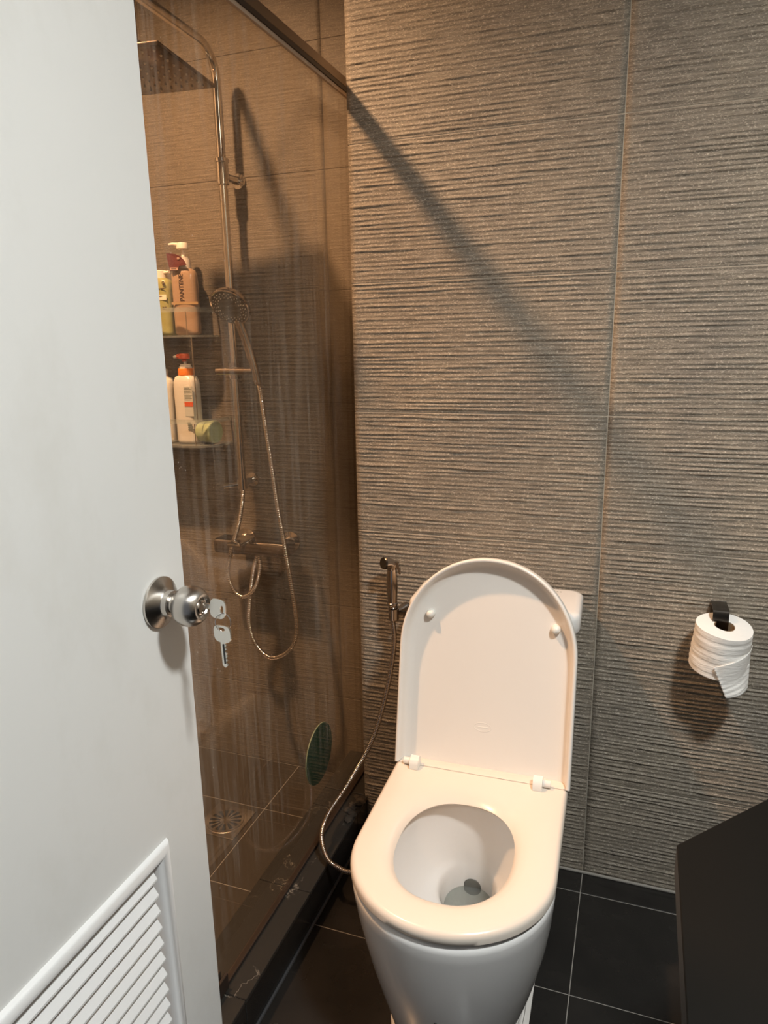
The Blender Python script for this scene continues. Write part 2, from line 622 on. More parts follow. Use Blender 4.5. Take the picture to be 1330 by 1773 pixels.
# ------------------------------------------------------------------ shower screen
GX = -0.622
sc = thing('shower_screen', (GX, -0.65, KZ), 'clear brownish shower glass panel with water stains and bronze top rail', 'shower screen')
MB().box(GX - 0.004, GX + 0.004, YF + 0.02, 0.190, KZ + 0.0075, 1.905).build('glass_pane', 'shower_glass', sc, smooth=False)
rail = MB().box(GX - 0.014, GX + 0.012, YF + 0.004, 0.196, 1.914, 1.936, 0.0015, 1).build('top_rail', 'rail_bronze', sc, smooth=False)
MB().box(GX + 0.004, GX + 0.0125, YF + 0.004, 0.196, 1.9045, 1.9138).build('rail_groove', 'rail_dark', rail, smooth=False)
MB().box(GX + 0.0042, GX + 0.010, YF + 0.004, 0.194, 1.896, 1.9042).build('rail_seal', 'rail_seal', rail, smooth=False)
MB().box(GX - 0.007, GX + 0.007, YF + 0.02, 0.190, KZ + 0.0006, KZ + 0.0075, 0.001, 1).build('bottom_channel', 'rail_dark', sc, smooth=False)
gd = MB().box(GX + 0.005, GX + 0.011, -0.735, -0.658, KZ + 0.0006, KZ + 0.036, 0.001, 1).box(GX - 0.011, GX - 0.005, -0.735, -0.658, KZ + 0.0006, KZ + 0.036, 0.001, 1)
gd.build('floor_guide', 'rail_dark', sc, smooth=False)

# round green disc on the inner face of the glass
dg = thing('scrubber_disc', (GX - 0.010, -0.172, 0.24), 'round dark green disc stuck on the inside of the shower glass', 'disc')
ob = MB().lathe([(0.0005, 0.0755), (0.001, 0.077), (0.004, 0.077), (0.005, 0.0755)], axisM((GX - 0.0042, -0.172, 0.318), (-1, 0, 0)), 56).build('pad', 'disc_green', dg)
MB().lathe([(0.0010, 0.0772), (0.0016, 0.0782), (0.0034, 0.0782), (0.0040, 0.0772)], axisM((GX - 0.0042, -0.172, 0.318), (-1, 0, 0)), 56, False, False).build('edge_band', 'disc_edge', dg)

# ------------------------------------------------------------------ open door with louvre
DF, DB, DE, DH = -0.500, -0.536, -0.841, YF + 0.012      # face x, back x, free edge y, hinge y
LO = (-1.455, -0.9305, 0.205, 0.6675)                    # louvre frame outer y0,y1,z0,z1
FWD = 0.023
li = (LO[0] + FWD, LO[1] - FWD, LO[2] + FWD, LO[3] - FWD)
d = MB()
d.box(DB, DF, li[1] + 0.004, DE, 0.012, 2.03).box(DB, DF, DH, li[0] - 0.004, 0.012, 2.03)
d.box(DB, DF, li[0] - 0.004, li[1] + 0.004, li[3] + 0.004, 2.03).box(DB, DF, li[0] - 0.004, li[1] + 0.004, 0.012, li[2] - 0.004)
door = d.build('door_1', 'door_paint', smooth=False)
tag(door, kind='structure')
prof = [(0.000, 0.000), (0.0012, 0.0035), (0.005, 0.0075), (0.011, 0.0095), (0.017, 0.0080), (0.021, 0.0040), (0.023, 0.000), (0.0235, -0.034)]
rings = []
for ins, hgt in prof:
    rings.append([(DF + hgt, LO[0] + ins, LO[2] + ins), (DF + hgt, LO[1] - ins, LO[2] + ins), (DF + hgt, LO[1] - ins, LO[3] - ins), (DF + hgt, LO[0] + ins, LO[3] - ins)])
lv = MB().loft(rings, False, False).build('louver_frame', 'door_plastic', door, angle=50)
k = 0
z = 0.6255
slat_me = None
while z > li[2] + 0.002:
    if slat_me is None:
        y0, y1 = li[0] + 0.001, -0.9605
        L = y1 - y0
        vs_ = []
        pr = [(-0.003, 0.0), (0.0, 0.0), (0.0, 0.0030), (-0.0190, 0.0325), (-0.0220, 0.0310)]
        for yy in (0.0, L):
            vs_ += [(a, yy, b) for a, b in pr]
        slat_me = bpy.data.meshes.new('slat')
        slat_me.from_pydata(vs_, [], [(0, 1, 2, 3, 4), (9, 8, 7, 6, 5)] + [(q, q + 5, (q + 1) % 5 + 5, (q + 1) % 5) for q in range(5)])
        slat_me.materials.append(MATS['door_plastic'])
    link('slat', slat_me, None, lv, (DF + 0.003, li[0] + 0.001, z - 0.002))
    z -= 0.0263
# knob on a round rose
KY, KZZ = -0.8975, 1.0020
KM = axisM((DF, KY, KZZ), (1, 0, 0))
rose = [(0.0002, 0.0335), (0.0012, 0.0345), (0.0042, 0.0345), (0.0055, 0.0330), (0.0130, 0.0195), (0.0150, 0.0178), (0.0215, 0.0170), (0.0222, 0.0160)]
knob = [(0.0225, 0.0128), (0.0290, 0.0128), (0.0295, 0.0165), (0.0320, 0.0205), (0.0370, 0.0243), (0.0430, 0.0265), (0.0500, 0.0270), (0.0560, 0.0258), (0.0610, 0.0232), (0.0655, 0.0192), (0.0670, 0.0170), (0.0660, 0.0135), (0.0610, 0.0100)]
kn = MB().lathe(knob, KM, 64).build('door_knob', 'steel', door, angle=30)
MB().lathe(rose, KM, 64).build('rose', 'steel', kn, angle=25)
MB().lathe([(0.060, 0.0098), (0.0655, 0.0098), (0.0665, 0.0085), (0.0665, 0.0072), (0.0645, 0.0068)], KM, 40).build('lock_cylinder', 'chrome', kn, angle=30)


def key_mesh(mb, M, head_w, head_h, blade_l, blade_w, th, hole=True):
    """flat key in local XZ, head centre at origin, blade along +X"""
    nn = 28
    outl, inn = [], []
    for q in range(nn):
        a = 2 * math.pi * q / nn
        ca, sa = math.cos(a), math.sin(a)
        e = 0.62
        outl.append((math.copysign(abs(ca) ** e, ca) * head_w / 2, math.copysign(abs(sa) ** e, sa) * head_h / 2))
        inn.append((-head_w * 0.27 + ca * head_w * 0.11, sa * head_h * 0.20))
    rings = [[M @ Vector((x, y, z_)) for x, z_ in pts] for pts, y in ((inn, -th / 2), (outl, -th / 2), (outl, th / 2), (inn, th / 2), (inn, -th / 2))]
    mb.loft(rings, False, False)
    x0 = head_w / 2 - 0.003
    teeth = [(x0, blade_w / 2)]
    nt = 6
    for q in range(nt):
        xa = x0 + (q + 0.5) / nt * blade_l * 0.8
        teeth += [(xa, blade_w / 2), (xa + blade_l * 0.05, blade_w / 2 - blade_w * (0.10 + 0.16 * ((q * 7) % 3))), ]
    prof_ = teeth + [(x0 + blade_l * 0.9, blade_w / 2), (x0 + blade_l, 0), (x0 + blade_l * 0.93, -blade_w / 2), (x0, -blade_w / 2)]
    mb.loft([[M @ Vector((x, y, z_)) for x, z_ in prof_] for y in (-th * 0.42, th * 0.42)], True, True)


# key in the lock: blade points to -X
k1 = thing('key', (DF + 0.090, KY, KZZ - 0.014), 'silver key pushed into the door knob lock', 'key')
mb = MB()
Mk = Matrix.Translation((DF + 0.0895, KY, KZZ + 0.001)) @ Matrix.Rotation(math.pi, 4, 'Y') @ Matrix.Rotation(math.radians(5), 4, 'Y')
key_mesh(mb, Mk, 0.0225, 0.0270, 0.013, 0.0075, 0.0022)
mb.build('key_body', 'key_metal', k1, angle=30)
k2 = thing('key', (DF + 0.0955, KY - 0.003, 0.922), 'silver key dangling from the ring below the knob', 'key')
mb = MB()
Mk2 = Matrix.Translation((DF + 0.0955, KY - 0.003, KZZ - 0.0315)) @ Matrix.Rotation(math.radians(88), 4, 'Y') @ Matrix.Rotation(math.radians(8), 4, 'X')
key_mesh(mb, Mk2, 0.0235, 0.0270, 0.038, 0.0085, 0.0022)
mb.build('key_body', 'key_metal', k2, angle=30)
MB().box(-0.001, 0.026, -0.0018, -0.0012, -0.0006, 0.0012, M=Mk2 @ Matrix.Translation((0.015, 0, 0))).box(-0.001, 0.026, 0.0012, 0.0018, -0.0006, 0.0012, M=Mk2 @ Matrix.Translation((0.015, 0, 0))).build('groove', 'key_dark', k2, smooth=False)
kc = Vector((DF + 0.0965, KY - 0.0015, KZZ - 0.0165))
rp = [kc + Vector((0.0035 * math.cos(t), 0.004 * math.cos(t), 0.0120 * math.sin(t))) + Vector((0.0055 * math.cos(t), 0, 0)) for t in [2 * math.pi * q / 40 for q in range(41)]]
kring = MB().tube(rp, 0.0006, 8).build('key_ring', 'chrome')
tag(kring, 'thin wire ring joining the two keys', 'key ring')

# ------------------------------------------------------------------ toilet
TC = -0.195
tl = thing('toilet', (TC, -0.20, 0), 'white close-coupled toilet with raised lid against the ridged wall', 'toilet', rz=math.radians(1.3))


def dpoly(hw, yb, yf, a, e=2.0, rc=0.012, xc=TC):
    """D outline: back at yb, straight sides, rounded front reaching yf"""
    pts = []
    ya = yf + a
    for q in range(7):
        t = q / 6 * math.pi / 2
        pts.append((xc + hw - rc + rc * math.sin(math.pi / 2 - t + math.pi / 2 - math.pi / 2) * 0 + (rc * math.cos(math.pi / 2 - t)), yb - rc + rc * math.sin(math.pi / 2 - t)))
    for q in range(1, 12):
        pts.append((xc + hw, yb - rc + (ya - yb + rc) * q / 12))
    for q in range(0, 65):
        t = q / 64 * math.pi
        c_, s_ = math.cos(t), math.sin(t)
        pts.append((xc + math.copysign(abs(c_) ** (2 / e), c_) * hw, ya - (abs(s_) ** (2 / e)) * a))
    for q in range(1, 12):
        pts.append((xc - hw, ya + (yb - rc - ya) * q / 12))
    for q in range(7):
        t = q / 6 * math.pi / 2
        pts.append((xc - hw + rc - rc * math.cos(t), yb - rc + rc * math.sin(t)))
    return pts


def oval(hw, y0, y1, xc=TC, e=2.2):
    pts = []
    for q in range(120):
        t = 2 * math.pi * q / 120
        c_, s_ = math.cos(t), math.sin(t)
        pts.append((xc + math.copysign(abs(c_) ** (2 / e), c_) * hw, (y0 + y1) / 2 - math.copysign(abs(s_) ** (2 / e), s_) * (y0 - y1) / 2))
    return pts


def polar(pts, cx, cy, n=112):
    out_ = []
    P = [(x - cx, y - cy) for x, y in pts]
    for q in range(n):
        a = 2 * math.pi * q / n
        dx, dy = math.cos(a), math.sin(a)
        best = None
        for i in range(len(P)):
            x1, y1 = P[i]
            x2, y2 = P[(i + 1) % len(P)]
            den = dx * (y2 - y1) - dy * (x2 - x1)
            if abs(den) < 1e-12:
                continue
            t = (x1 * (y2 - y1) - y1 * (x2 - x1)) / den
            u = (x1 * dy - y1 * dx) / den
            if t > 0 and -1e-9 <= u <= 1 + 1e-9:
                best = t if best is None else max(best, t)
        out_.append((cx + dx * best, cy + dy * best))
    return out_


def ring3(pts, z):
    return [Vector((x, y, z)) for x, y in pts]


BY = -0.50
outer = [(0.001, 0.129, -0.05, -0.640, 0.19, -0.004), (0.03, 0.131, -0.05, -0.645, 0.19, -0.004), (0.08, 0.139, -0.05, -0.658, 0.188, -0.003), (0.14, 0.1510, -0.05, -0.675, 0.185, -0.002), (0.20, 0.1620, -0.05, -0.691, 0.183, -0.001),
         (0.26, 0.1715, -0.05, -0.706, 0.182, 0), (0.32, 0.1790, -0.05, -0.718, 0.181, 0), (0.360, 0.1825, -0.05, -0.725, 0.181, 0), (0.382, 0.1840, -0.05, -0.7285, 0.181, 0), (0.391, 0.1830, -0.052, -0.7275, 0.181, 0), (0.396, 0.178, -0.06, -0.721, 0.178, 0)]
rings = [ring3(polar(dpoly(hw, yb, yf, a, xc=TC + dx), TC, BY), z) for z, hw, yb, yf, a, dx in outer]
inner = [(0.396, 0.138, -0.340, -0.690), (0.391, 0.131, -0.347, -0.682), (0.376, 0.128, -0.349, -0.678), (0.366, 0.128, -0.347, -0.676), (0.340, 0.124, -0.346, -0.660), (0.305, 0.113, -0.345, -0.630), (0.275, 0.099, -0.343, -0.592), (0.255, 0.085, -0.342, -0.556), (0.243, 0.073, -0.341, -0.520), (0.237, 0.064, -0.341, -0.492), (0.230, 0.059, -0.341, -0.477), (0.215, 0.055, -0.341, -0.466), (0.180, 0.051, -0.341, -0.455), (0.130, 0.046, -0.338, -0.440)]
for z, hw, y0, y1 in inner:
    cyy = (y0 + y1) / 2
    rings.append(ring3(polar(oval(hw, y0, y1), TC, cyy), z))
bowl = MB().loft(rings, True, True).build('bowl', 'ceramic', tl, angle=60)
MB().loft([ring3(polar(oval(0.0500, -0.342, -0.454), TC, -0.398), 0.182), ring3(polar(oval(0.0500, -0.342, -0.454), TC, -0.398), 0.1815)]).build('water', 'water', bowl)
# outlet mouth in the rear of the well: disc with inner shade painted grey
MB().lathe([(0.0, 0.0200), (0.002, 0.0200), (0.0025, 0.0180)], axisM((TC - 0.002, -0.3420, 0.181), (0.0, -1, 0.0)), 28).build('outlet', 'outlet_grey', bowl)
MB().lathe([(0, 0.0022), (0.0012, 0.0018)], axisM((TC + 0.004, -0.6925, 0.204), (0, -1, -0.25)), 12).build('speck', 'key_dark', bowl)
# sealant round the foot
foot = polar(dpoly(0.1400, -0.05, -0.648, 0.19), TC, BY)
foot2 = polar(dpoly(0.1300, -0.05, -0.641, 0.19), TC, BY)
MB().loft([ring3(foot, 0.0008), ring3(foot, 0.003), ring3(foot2, 0.0075)], True, False).build('foot_sealant', 'caulk', tl)

# seat
SY = -0.52
SB, SF, SHW = -0.264, -0.730, 0.186
O = lambda i: polar(dpoly(SHW - i, SB - i * 0.6, SF + i, 0.180 - i * 0.3), TC, SY)
hole = (0.1085, -0.380, -0.653)
Hh = lambda i: polar(oval(hole[0] + i, hole[1] + i, hole[2] - i, TC - 0.003, 2.3), TC, SY)


def blend(A, B, t):
    return [(a[0] * (1 - t) + b[0] * t, a[1] * (1 - t) + b[1] * t) for a, b in zip(A, B)]


A0, B0 = O(0.010), Hh(0.0)
sr = [ring3(O(0.004), 0.4015), ring3(O(0.0), 0.405), ring3(O(0.0), 0.414), ring3(O(0.0015), 0.4195), ring3(O(0.005), 0.4235), ring3(O(0.010), 0.4250),
      ring3(blend(A0, B0, 0.35), 0.4250), ring3(blend(A0, B0, 0.62), 0.4235), ring3(blend(A0, B0, 0.82), 0.4190), ring3(blend(A0, B0, 0.94), 0.4135), ring3(Hh(0.0), 0.408), ring3(Hh(0.003), 0.403), ring3(Hh(0.010), 0.4012)]
sr.append(sr[0])
MB().loft(sr, False, False).build('seat', 'seat_cream', tl, angle=50)

# lid, raised and leaning on the cistern
LT = math.radians(11.3)
LORG = Vector((TC + 0.0005, -0.298, 0.4255))
AV = Vector((0, math.sin(LT), math.cos(LT)))
AW = Vector((0, math.cos(LT), -math.sin(LT)))


def lidpt(u, v, w):
    return LORG + Vector((1, 0, 0)) * u + AV * v + AW * w


def lidring(ins, w, L=0.466, hw=0.1895, a=0.204, botw=0.0, e=2.06):
    hw2, L2, a2 = hw - ins, L - ins, a - ins * 0.9
    pts = []
    nb, ns, na = 9, 18, 72
    v0 = botw
    for q in range(ns):
        pts.append((hw2, v0 + (L2 - a2 - v0) * q / ns))
    for q in range(na + 1):
        t = q / na * math.pi
        c_, s_ = math.cos(t), math.sin(t)
        pts.append((math.copysign(abs(c_) ** (2 / e), c_) * hw2, L2 - a2 + abs(s_) ** (2 / e) * a2))
    for q in range(1, ns + 1):
        pts.append((-hw2, L2 - a2 + (v0 - (L2 - a2)) * q / ns))
    for q in range(1, nb):
        pts.append((-hw2 + 2 * hw2 * q / nb, v0))
    return [lidpt(u, v, w) for u, v in pts]


lr = [lidring(0.012, 0.0385), lidring(0.005, 0.0375), lidring(0.0012, 0.033), lidring(0.0, 0.022), lidring(0.0, 0.006), lidring(0.0008, 0.0015), lidring(0.0030, 0.0), lidring(0.0060, 0.0004), lidring(0.0080, 0.003),
      lidring(0.0110, 0.016), lidring(0.0140, 0.024), lidring(0.0200, 0.0292), lidring(0.030, 0.0312), lidring(0.06, 0.0320)]
lid = MB().loft(lr, True, True).build('lid', 'seat_plastic', tl, angle=50)
for u, v in ((-0.129, 0.333), (0.142, 0.326)):
    MB().lathe([(-0.002, 0.0100), (0.006, 0.0098), (0.011, 0.0085), (0.0145, 0.0060), (0.016, 0.0025)], axisM(lidpt(u, v, 0.0300), -AW), 24).build('buffer', 'rubber_white', lid)
# faint embossed oval mark on the lid
rp = [lidpt(-0.002 + 0.0185 * math.cos(t), 0.094 + 0.0095 * math.sin(t), 0.0320) for t in [2 * math.pi * q / 40 for q in range(41)]]
MB().tube(rp, 0.0006, 6).tube([lidpt(-0.013, 0.0935, 0.0320), lidpt(0.009, 0.0945, 0.0320)], 0.0008, 6).build('embossed_mark', 'seat_plastic', lid)
# hinge blocks
for u in (-0.1395, 0.1255):
    x = TC + u
    pr = [(-0.300, 0.4255), (-0.318, 0.4255), (-0.318, 0.436), (-0.314, 0.4435), (-0.306, 0.4485), (-0.298, 0.449), (-0.290, 0.443), (-0.288, 0.4255)]
    MB().loft([[Vector((xx, y_, z_)) for y_, z_ in pr] for xx in (x - 0.0095, x + 0.0095)]).build('hinge', 'rubber_white', tl, angle=40)
    MB().lathe([(0, 0.0075), (0.016, 0.0075)], axisM((x + (0.0097 if u > 0 else -0.0257), -0.300, 0.434), (1, 0, 0)), 20).build('hinge_pin', 'seat_plastic', tl)

# cistern
def rrect(x0, x1, y0, y1, r, z, n=6):
    pts = []
    for cx_, cy_, a0 in ((x1 - r, y1 - r, 0), (x0 + r, y1 - r, 90), (x0 + r, y0 + r, 180), (x1 - r, y0 + r, 270)):
        for q in range(n + 1):
            a = math.radians(a0 + 90 * q / n)
            pts.append(Vector((cx_ + r * math.cos(a), cy_ + r * math.sin(a), z)))
    return pts


ck = MB().loft([rrect(TC - 0.168, TC + 0.168, -0.170, -0.026, 0.02, 0.385), rrect(TC - 0.172, TC + 0.172, -0.174, -0.024, 0.022, 0.50), rrect(TC - 0.178, TC + 0.178, -0.178, -0.022, 0.024, 0.716)]).build('cistern', 'ceramic', tl, angle=40)
clid = MB().loft([rrect(TC - 0.180, TC + 0.180, -0.180, -0.020, 0.024, 0.7185), rrect(TC - 0.187, TC + 0.187, -0.188, -0.016, 0.028, 0.7215), rrect(TC - 0.190, TC + 0.190, -0.190, -0.015, 0.030, 0.728), rrect(TC - 0.190, TC + 0.190, -0.190, -0.015, 0.030, 0.752), rrect(TC - 0.188, TC + 0.188, -0.188, -0.017, 0.029, 0.760), rrect(TC - 0.183, TC + 0.183, -0.183, -0.022, 0.026, 0.7645), rrect(TC - 0.174, TC + 0.174, -0.175, -0.03, 0.020, 0.7655)]).build('cistern_lid', 'ceramic', ck, angle=40)
MB().lathe([(0, 0.019), (0.003, 0.019), (0.004, 0.0175)], axisM((TC, -0.11, 0.7655), (0, 0, 1)), 32).build('flush_button', 'chrome', ck)
fm = MB()
for q, (xx, ww) in enumerate(((0.098, 0.005), (0.106, 0.004), (0.1125, 0.003), (0.120, 0.006), (0.129, 0.004), (0.137, 0.003))):
    fm.box(TC + xx, TC + xx + ww, -0.046, -0.0435, 0.7655, 0.7659)
fm.build('fine_print', 'ink_grey', clid, smooth=False)

# ------------------------------------------------------------------ bidet sprayer
bd = thing('bidet_sprayer', (-0.467, -0.02, 0.64), 'dark chrome hand bidet sprayer on the wall beside the toilet', 'bidet sprayer')
hx, hy = -0.4685, -0.047
MB().lathe([(0.648, 0.0065), (0.652, 0.0085), (0.672, 0.0095), (0.690, 0.0100), (0.692, 0.0112), (0.6965, 0.0112), (0.698, 0.0098), (0.715, 0.0108), (0.740, 0.0122), (0.762, 0.0118), (0.777, 0.0108), (0.790, 0.0104)], Matrix.Translation((hx, hy, 0)) @ Matrix.Diagonal((1.18, 1.18, 1.0, 1.0)), 28).build('handle', 'gun_chrome', bd)
hp = catmull([(hx, hy, 0.782), (hx - 0.001, hy - 0.002, 0.795), (hx - 0.006, hy - 0.010, 0.803), (hx - 0.013, hy - 0.021, 0.805)], 8)
MB().tube(hp, [0.0120 + 0.0035 * (i / (len(hp) - 1)) for i in range(len(hp))], 24).build('spray_head', 'gun_chrome', bd)
MB().lathe([(0.0, 0.0148), (0.002, 0.0148), (0.003, 0.0138)], axisM(hp[-1], hp[-1] - hp[-2]), 28).build('spray_face', 'hook_metal', bd)
tg = [(hx + 0.004, 0.806), (hx + 0.016, 0.805), (hx + 0.0195, 0.796), (hx + 0.0225, 0.774), (hx + 0.0185, 0.776), (hx + 0.0145, 0.790), (hx + 0.006, 0.794)]
MB().loft([[Vector((a, hy + s, b)) for a, b in tg] for s in (-0.005, 0.005)]).build('trigger', 'gun_chrome', bd, angle=30)
MB().lathe([(0.0, 0.0165), (0.004, 0.0170), (0.010, 0.0150), (0.030, 0.0085), (0.040, 0.0080)], axisM((hx + 0.022, -0.0015, 0.668), (-0.42, -1, 0.05)), 28).build('wall_holder', 'gun_chrome', bd)
clip = []
for q in range(19):
    a = math.radians(-130 + 260 * q / 18 + 20)
    clip.append((math.cos(a), math.sin(a)))
ro = [Vector((hx + 0.0158 * c, hy + 0.0158 * s, 0)) for c, s in clip]
ri = [Vector((hx + 0.0130 * c, hy + 0.0130 * s, 0)) for c, s in clip]
sec = ro + ri[::-1]
MB().loft([[p + Vector((0, 0, zz)) for p in sec] for zz in (0.654, 0.682)]).build('holder_clip', 'gun_chrome', bd, angle=40)
hose('hose', [(hx, hy, 0.650), (-0.466, -0.047, 0.585), (-0.482, -0.058, 0.470), (-0.513, -0.093, 0.335), (-0.566, -0.148, 0.222), (-0.593, -0.203, 0.176), (-0.590, -0.258, 0.152), (-0.561, -0.294, 0.123), (-0.530, -0.298, 0.106), (-0.495, -0.298, 0.103), (-0.440, -0.270, 0.112), (-0.390, -0.180, 0.135), (-0.378, -0.075, 0.160), (-0.378, -0.040, 0.168)], 0.0068, 'gun_chrome', bd)
MB().lathe([(0, 0.020), (0.004, 0.020), (0.006, 0.010), (0.034, 0.010), (0.036, 0.013), (0.048, 0.013)], axisM((-0.378, -0.001, 0.17), (0, -1, 0)), 24).build('water_valve', 'chrome', bd)
# old screw hole under the holder
hl = thing('wall_fixing', (-0.4565, -0.004, 0.565), 'chipped screw fixing in the tile below the sprayer', 'fixing')
MB().lathe([(0.0005, 0.0065), (0.002, 0.0050), (0.0025, 0.0030)], axisM((-0.4590, -0.0015, 0.574), (0, -1, 0)), 12).build('hole_rim', 'black_hole', hl)
MB().lathe([(0, 0.0035), (0.006, 0.0040), (0.008, 0.0025)], axisM((-0.4550, -0.0012, 0.560), (0.1, -1, -0.3)), 10).build('plug', 'tag_pink', hl)

# ------------------------------------------------------------------ toilet paper and its hook
hk = thing('paper_hook', (0.279, -0.01, 0.757), 'flat dark metal hook holding the toilet roll on the wall', 'hook')
hz = -0.0095
hprof = [(-0.0015, 0.772), (-0.0015, 0.7755), (-0.058, 0.7765), (-0.0635, 0.7745), (-0.0655, 0.770), (-0.066, 0.735), (-0.064, 0.728), (-0.058, 0.670), (-0.0555, 0.670), (-0.0612, 0.727), (-0.0632, 0.735), (-0.0628, 0.769), (-0.0615, 0.7725), (-0.057, 0.7738)]
MB().loft([[Vector((x, y, z + hz)) for y, z in hprof] for x in (0.2585, 0.2900)]).build('strap', 'hook_metal', hk, angle=25)
MB().box(0.2585, 0.2900, -0.0040, -0.0020, 0.735, 0.7665, 0.0008, 1).build('back_plate', 'hook_metal', hk, smooth=False)
RC = Vector((0.2775, -0.0705, 0.6885))
RM = Matrix.Translation(RC) @ Matrix.Rotation(math.radians(9.0), 4, 'X') @ Matrix.Rotation(math.radians(4.0), 4, 'Y')
tp = thing('toilet_paper', (0.2775, -0.0705, 0.637), 'white toilet paper roll with a loose end on the wall hook', 'toilet paper')
RR, RH, RCo = 0.0565, 0.0505, 0.0205
nseg = 72
prof = [(-RH, RCo), (-RH, RR - 0.001)]
for q in range(1, 24):
    prof.append((-RH + 2 * RH * q / 24, RR - 0.0006 + 0.0011 * math.sin(q * 2.1) * 0.6 + 0.0005 * math.sin(q * 5.3)))
prof += [(RH, RR - 0.001), (RH, RCo)]
rings = []
for a, r in prof:
    ring = []
    for q in range(nseg):
        t = 2 * math.pi * q / nseg
        rr_ = r + (0.0006 * math.sin(3 * t + a * 90) if r > RCo + 0.01 else 0)
        ring.append(RM @ Vector((rr_ * math.cos(t), rr_ * math.sin(t), a + (0.0010 * math.sin(2 * t) if abs(a) > RH - 1e-6 else 0))))
    rings.append(ring)
MB().loft(rings, False, False).build('roll', 'paper', tp, angle=40)
MB().lathe([(-RH + 0.0003, RCo), (RH - 0.0003, RCo), (RH - 0.0003, RCo - 0.0012), (-RH + 0.0003, RCo - 0.0012), (-RH + 0.0003, RCo)], RM, 48, False, False).build('card_core', 'card', tp)
# loose sheet
C00, C10, C01, C11 = Vector((0.262, -0.127, 0.662)), Vector((0.3340, -0.086, 0.705)), Vector((0.293, -0.116, 0.590)), Vector((0.3385, -0.074, 0.6035))
RI = RM.inverted()
nu, nv = 26, 30
grid = []
for j in range(nv + 1):
    row = []
    for i in range(nu + 1):
        s, t = i / nu, j / nv
        p = (C00 * (1 - s) + C10 * s) * (1 - t) + (C01 * (1 - s) + C11 * s) * t
        p = p + Vector((0.35, -0.9, 0)) * (0.011 * math.sin(math.pi * s) * (0.4 + 0.6 * t))
        p.y += 0.0009 * math.sin(t * 46 + 2.2 * s) + 0.0006 * math.sin(t * 83 - 3 * s)
        lp = RI @ p
        rad = math.hypot(lp.x, lp.y)
        lim = RR + 0.0024
        if rad < lim and lp.z < RH and lp.z > -RH - 0.02:
            p = RM @ Vector((lp.x * lim / rad, lp.y * lim / rad, lp.z))
        row.append(p)
    grid.append(row)
vs_, fs_ = [p for r in grid for p in r], []
nvx = nu + 1
for j in range(nv):
    for i in range(nu):
        fs_.append((j * nvx + i, j * nvx + i + 1, (j + 1) * nvx + i + 1, (j + 1) * nvx + i))
sh = MB().add(vs_, fs_).build('loose_sheet', 'paper', tp, angle=80)
so = sh.modifiers.new('thick', 'SOLIDIFY')
so.thickness = 0.0006

# ------------------------------------------------------------------ vanity at the right
VZ = 0.80
vn = thing('vanity_unit', (0.6, -1.1, 0), 'black vanity counter with an angled corner at the lower right', 'vanity')
top = [(0.1425, YF + 0.002), (0.1478, -0.9063), (0.55, -0.4555), (XR - 0.002, -0.4555), (XR - 0.002, YF + 0.002)]
MB().loft([[Vector((x, y, z)) for x, y in top] for z in (VZ - 0.035, VZ - 0.0012)] + [[Vector((x + 0.0012 * (1 if x < 0.3 else 0), y - 0.0012 * (1 if y > -1 else 0), VZ)) for x, y in top]]).build('counter_top', 'vanity_black', vn, smooth=False)
car = [(0.20, YF + 0.002), (0.20, -0.93), (0.58, -0.505), (XR - 0.002, -0.505), (XR - 0.002, YF + 0.002)]
MB().loft([[Vector((x, y, z)) for x, y in car] for z in (0.0, VZ - 0.0355)]).build('cabinet', 'vanity_black', vn, smooth=False)

# ------------------------------------------------------------------ shower column
BX, BYY = -0.987, 0.135
sw = thing('shower_column', (BX, BYY, 0.72), 'chrome shower column with riser, square rain head and mixer', 'shower')
arm = [(BX, BYY, 0.945), (BX, BYY, 1.3), (BX, BYY, 1.7), (BX, BYY, 1.985)]
cr = 0.075
for q in range(1, 11):
    a = math.pi / 2 * q / 10
    arm.append((BX + 0.001 * q * 0.1, BYY - cr + cr * math.cos(a), 1.985 + cr * math.sin(a)))
arm += [(BX + 0.004, -0.05, 2.060), (BX + 0.008, -0.175, 2.060)]
for q in range(1, 7):
    a = math.pi / 2 * q / 6
    arm.append((BX + 0.008, -0.175 - 0.028 * math.sin(a), 2.060 - 0.028 + 0.028 * math.cos(a)))
arm.append((BX + 0.008, -0.203, 1.960))
MB().tube(arm, 0.0115, 20).build('riser_pipe', 'chrome', sw, angle=60)
MB().lathe([(1.742, 0.0135), (1.744, 0.0165), (1.796, 0.0165), (1.798, 0.0185), (1.806, 0.0185), (1.808, 0.0135)], axisM((BX, BYY, 0), (0, 0, 1)), 28).build('riser_collar', 'chrome', sw, angle=30)
MB().lathe([(0, 0.020), (0.006, 0.020), (0.008, 0.011), (0.045, 0.010), (0.055, 0.0125)], axisM((BX + 0.012, 0.1995, 1.762), (-0.15, -1, 0.02)), 28).build('wall_bracket', 'chrome', sw, angle=30)
# rain head
PR = Matrix.Translation((BX + 0.008, -0.203, 1.9)) @ Matrix.Rotation(math.radians(6.5), 4, 'Z')
rh = MB().box(-0.125, 0.125, -0.125, 0.125, 0.0, 0.009, 0.003, 2, M=PR).build('rain_head', 'plate_metal', sw)
nz_m = MB()
for i in range(9):
    for j in range(9):
        nz_m.lathe([(0.0002, 0.0032), (-0.003, 0.0022)], PR @ Matrix.Translation((-0.104 + 0.026 * i, -0.104 + 0.026 * j, 0)), 6)
nzo = nz_m.build('nozzles', 'nozzle', rh)
MB().lathe([(0.009, 0.030), (0.014, 0.028), (0.020, 0.020), (0.030, 0.017), (0.045, 0.019), (0.062, 0.017)], PR, 28).build('swivel_joint', 'brass', rh, angle=35)
